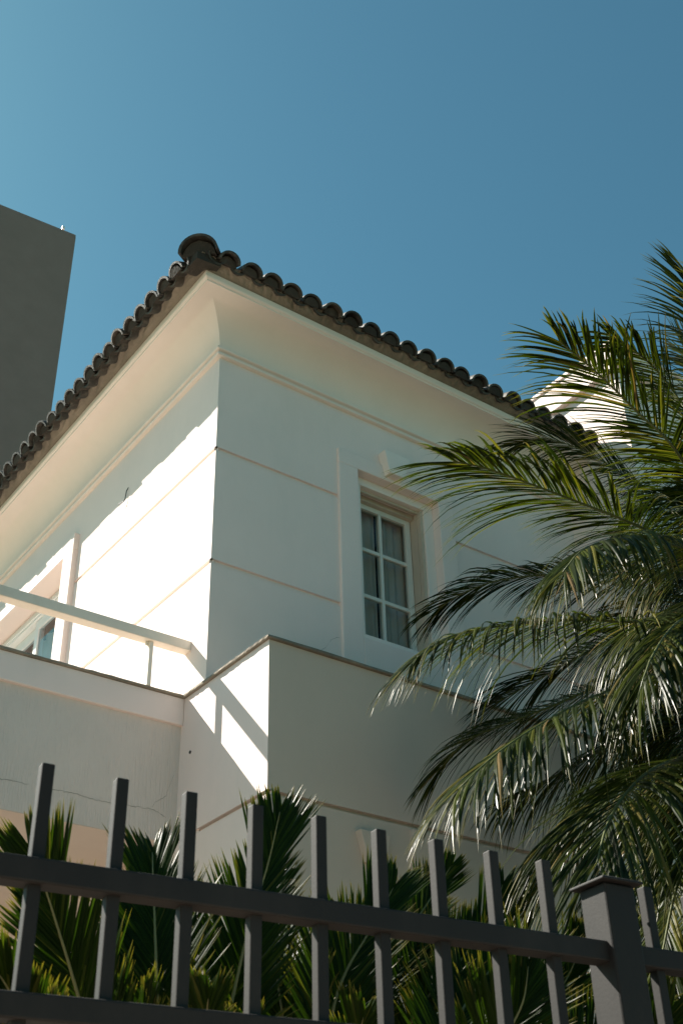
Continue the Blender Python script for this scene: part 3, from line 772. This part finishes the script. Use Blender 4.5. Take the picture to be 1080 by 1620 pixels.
def add_leaflet(V, F, A, base, d0, nrm, L, W, droop, segs, fold, shade, r, stiff=False):
    p = Vector(base); d = Vector(d0).normalized()
    n0 = len(V)
    step = L / segs
    tw = r.uniform(-.5, .5)
    for k in range(segs + 1):
        t = k / segs
        w = W * (0.45 + 0.55 * min(1, t / .25)) * (1 - max(0, (t - .35) / .65) ** (1.8 if not stiff else 3.0)) + W * .03
        nn = (nrm - d * nrm.dot(d))
        if nn.length < 1e-4: nn = d.orthogonal()
        nn.normalize()
        s_ = d.cross(nn).normalized()
        s2 = s_ * math.cos(tw * t) + nn * math.sin(tw * t)
        up_ = s2.cross(d)
        V.append(p + s2 * w * .5); V.append(p - up_ * (-fold * w)); V.append(p - s2 * w * .5)
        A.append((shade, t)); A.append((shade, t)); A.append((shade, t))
        if k:
            b = n0 + 3 * (k - 1)
            F.append((b, b + 1, b + 4, b + 3)); F.append((b + 1, b + 2, b + 5, b + 4))
        p = p + d * step
        d = (d + Vector((0, 0, -1)) * droop * step / 0.1 * (0.3 + t) * .35 + Vector((r.uniform(-1, 1), r.uniform(-1, 1), r.uniform(-1, 1))) * (.02 if stiff else .035)).normalized()

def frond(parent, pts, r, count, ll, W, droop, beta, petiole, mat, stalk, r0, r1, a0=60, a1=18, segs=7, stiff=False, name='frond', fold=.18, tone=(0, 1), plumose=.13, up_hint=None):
    n = 46
    P, L = spline(pts, n)
    V, F, A = [], [], []
    for side in (-1, 1):
        for k in range(count):
            t = petiole + (1 - petiole) * (k + .5 + r.uniform(-.3, .3)) / count
            t = min(.999, t)
            if not stiff and r.random() < .05: continue
            x = t * (n - 1); i = min(int(x), n - 2)
            p = P[i].lerp(P[i + 1], x - i)
            T = (P[min(i + 2, n - 1)] - P[max(i - 1, 0)]).normalized()
            U = Vector((0, 0, 1)) if up_hint is None else Vector(up_hint)
            U = U - T * U.dot(T)
            if U.length < .15:
                U = Vector((T.x, T.y, 0)) * -1 + Vector((0, 0, .3)); U = U - T * U.dot(T)
            U.normalize()
            S = T.cross(U).normalized()
            tt = (t - petiole) / (1 - petiole)
            al = math.radians(a0 + (a1 - a0) * tt ** 1.3 + r.uniform(-6, 6))
            be = beta + r.uniform(-plumose, plumose)
            d = T * math.cos(al) + (S * side * math.cos(be) + U * math.sin(be)) * math.sin(al)
            lw = ll * (0.55 + 0.45 * math.sin(math.pi * min(1, tt * 1.25 + .18)) if tt < .66 else (.2 if stiff else .45) + (.8 if stiff else .55) * max(0, (1 - tt) / .34) ** .7) * r.uniform(.85, 1.1)
            nr = (U * math.cos(be) - S * side * math.sin(be))
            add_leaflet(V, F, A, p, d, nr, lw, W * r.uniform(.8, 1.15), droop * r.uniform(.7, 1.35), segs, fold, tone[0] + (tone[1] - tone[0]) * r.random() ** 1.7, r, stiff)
    me = bpy.data.meshes.new(name)
    me.from_pydata([(v.x, v.y, v.z + EYE) for v in V], [], F)
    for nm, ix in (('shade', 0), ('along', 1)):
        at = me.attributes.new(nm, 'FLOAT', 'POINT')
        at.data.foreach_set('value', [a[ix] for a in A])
    o = link(name, me, mat, parent)
    rad = [r0 + (r1 - r0) * (i / (n - 1)) ** .7 for i in range(n)]
    MB().tube(P, rad, 6).build('stalk', stalk, o, smooth=True)
    return o

PALM_W = 0.0120
def palm(name, label, crown, fronds, seed, trunk_r):
    r = random.Random(seed)
    root = thing(name, label, 'palm', (crown[0], crown[1], -EYE), 'palms at the right')
    tk = MB()
    base = Vector((crown[0] + .12, crown[1] - .05, -EYE))
    cr = Vector(crown)
    pts, rd = [], []
    nseg = 60
    for i in range(nseg + 1):
        t = i / nseg
        pts.append(base.lerp(cr, t) + Vector((.05 * math.sin(2.2 * t), .03 * math.sin(3 * t), 0)))
        rd.append(trunk_r * (1.15 - .25 * t) * (1.0 + (.10 if i % 2 else -.05)) * r.uniform(.96, 1.04))
    tk.tube(pts, rd, 14).build('trunk', M['trunk'], root, smooth=True)
    for pts, k in fronds:
        flen = sum((Vector(pts[i + 1]) - Vector(pts[i])).length for i in range(len(pts) - 1))
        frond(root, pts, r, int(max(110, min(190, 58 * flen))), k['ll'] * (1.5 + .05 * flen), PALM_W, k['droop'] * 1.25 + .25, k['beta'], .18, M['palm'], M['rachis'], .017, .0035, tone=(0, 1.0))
    return root
palm('palm_tree', 'feathery palm tree with long arching fronds crossing the shaded wall at the right', PALM_CROWN, PALM_FRONDS, 21, .10)
palm('palm_tree', 'shorter palm with a low lit frond hanging behind the capped fence post', SHORT_PALM_CROWN, SHORT_PALM_FRONDS, 22, .09)
CY_LABEL = ['sago cycad behind the leftmost fence bars with stiff upright fronds against the beige carport',
            'dark sago cycad behind the middle fence bars in front of the grey terrace wall',
            'sago cycad with glinting combed fronds behind the bars just left of the capped post']
for (ctr, fr_), lab, sd in zip(CYCADS, CY_LABEL, (31, 32, 33)):
    r = random.Random(sd)
    root = thing('cycad', lab, 'cycad', (ctr[0], ctr[1], -EYE), 'cycads along the fence')
    tk = MB()
    pts = [(ctr[0] + .02 * math.sin(i), ctr[1], -EYE + (ctr[2] + EYE) * i / 30) for i in range(31)]
    tk.tube(pts, [.11 * (1 + (.10 if i % 2 else -.06)) for i in range(31)], 12).build('trunk', M['trunk'], root, smooth=True)
    for pts in fr_:
        flen = sum((Vector(pts[i + 1]) - Vector(pts[i])).length for i in range(len(pts) - 1))
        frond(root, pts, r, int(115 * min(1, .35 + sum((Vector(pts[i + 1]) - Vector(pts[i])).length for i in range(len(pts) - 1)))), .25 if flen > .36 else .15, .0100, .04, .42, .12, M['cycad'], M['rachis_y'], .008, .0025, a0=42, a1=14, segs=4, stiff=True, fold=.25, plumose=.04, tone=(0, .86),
              up_hint=(-.45, -.55, .25) if r.random() < .8 else (.3, -.6, .3))
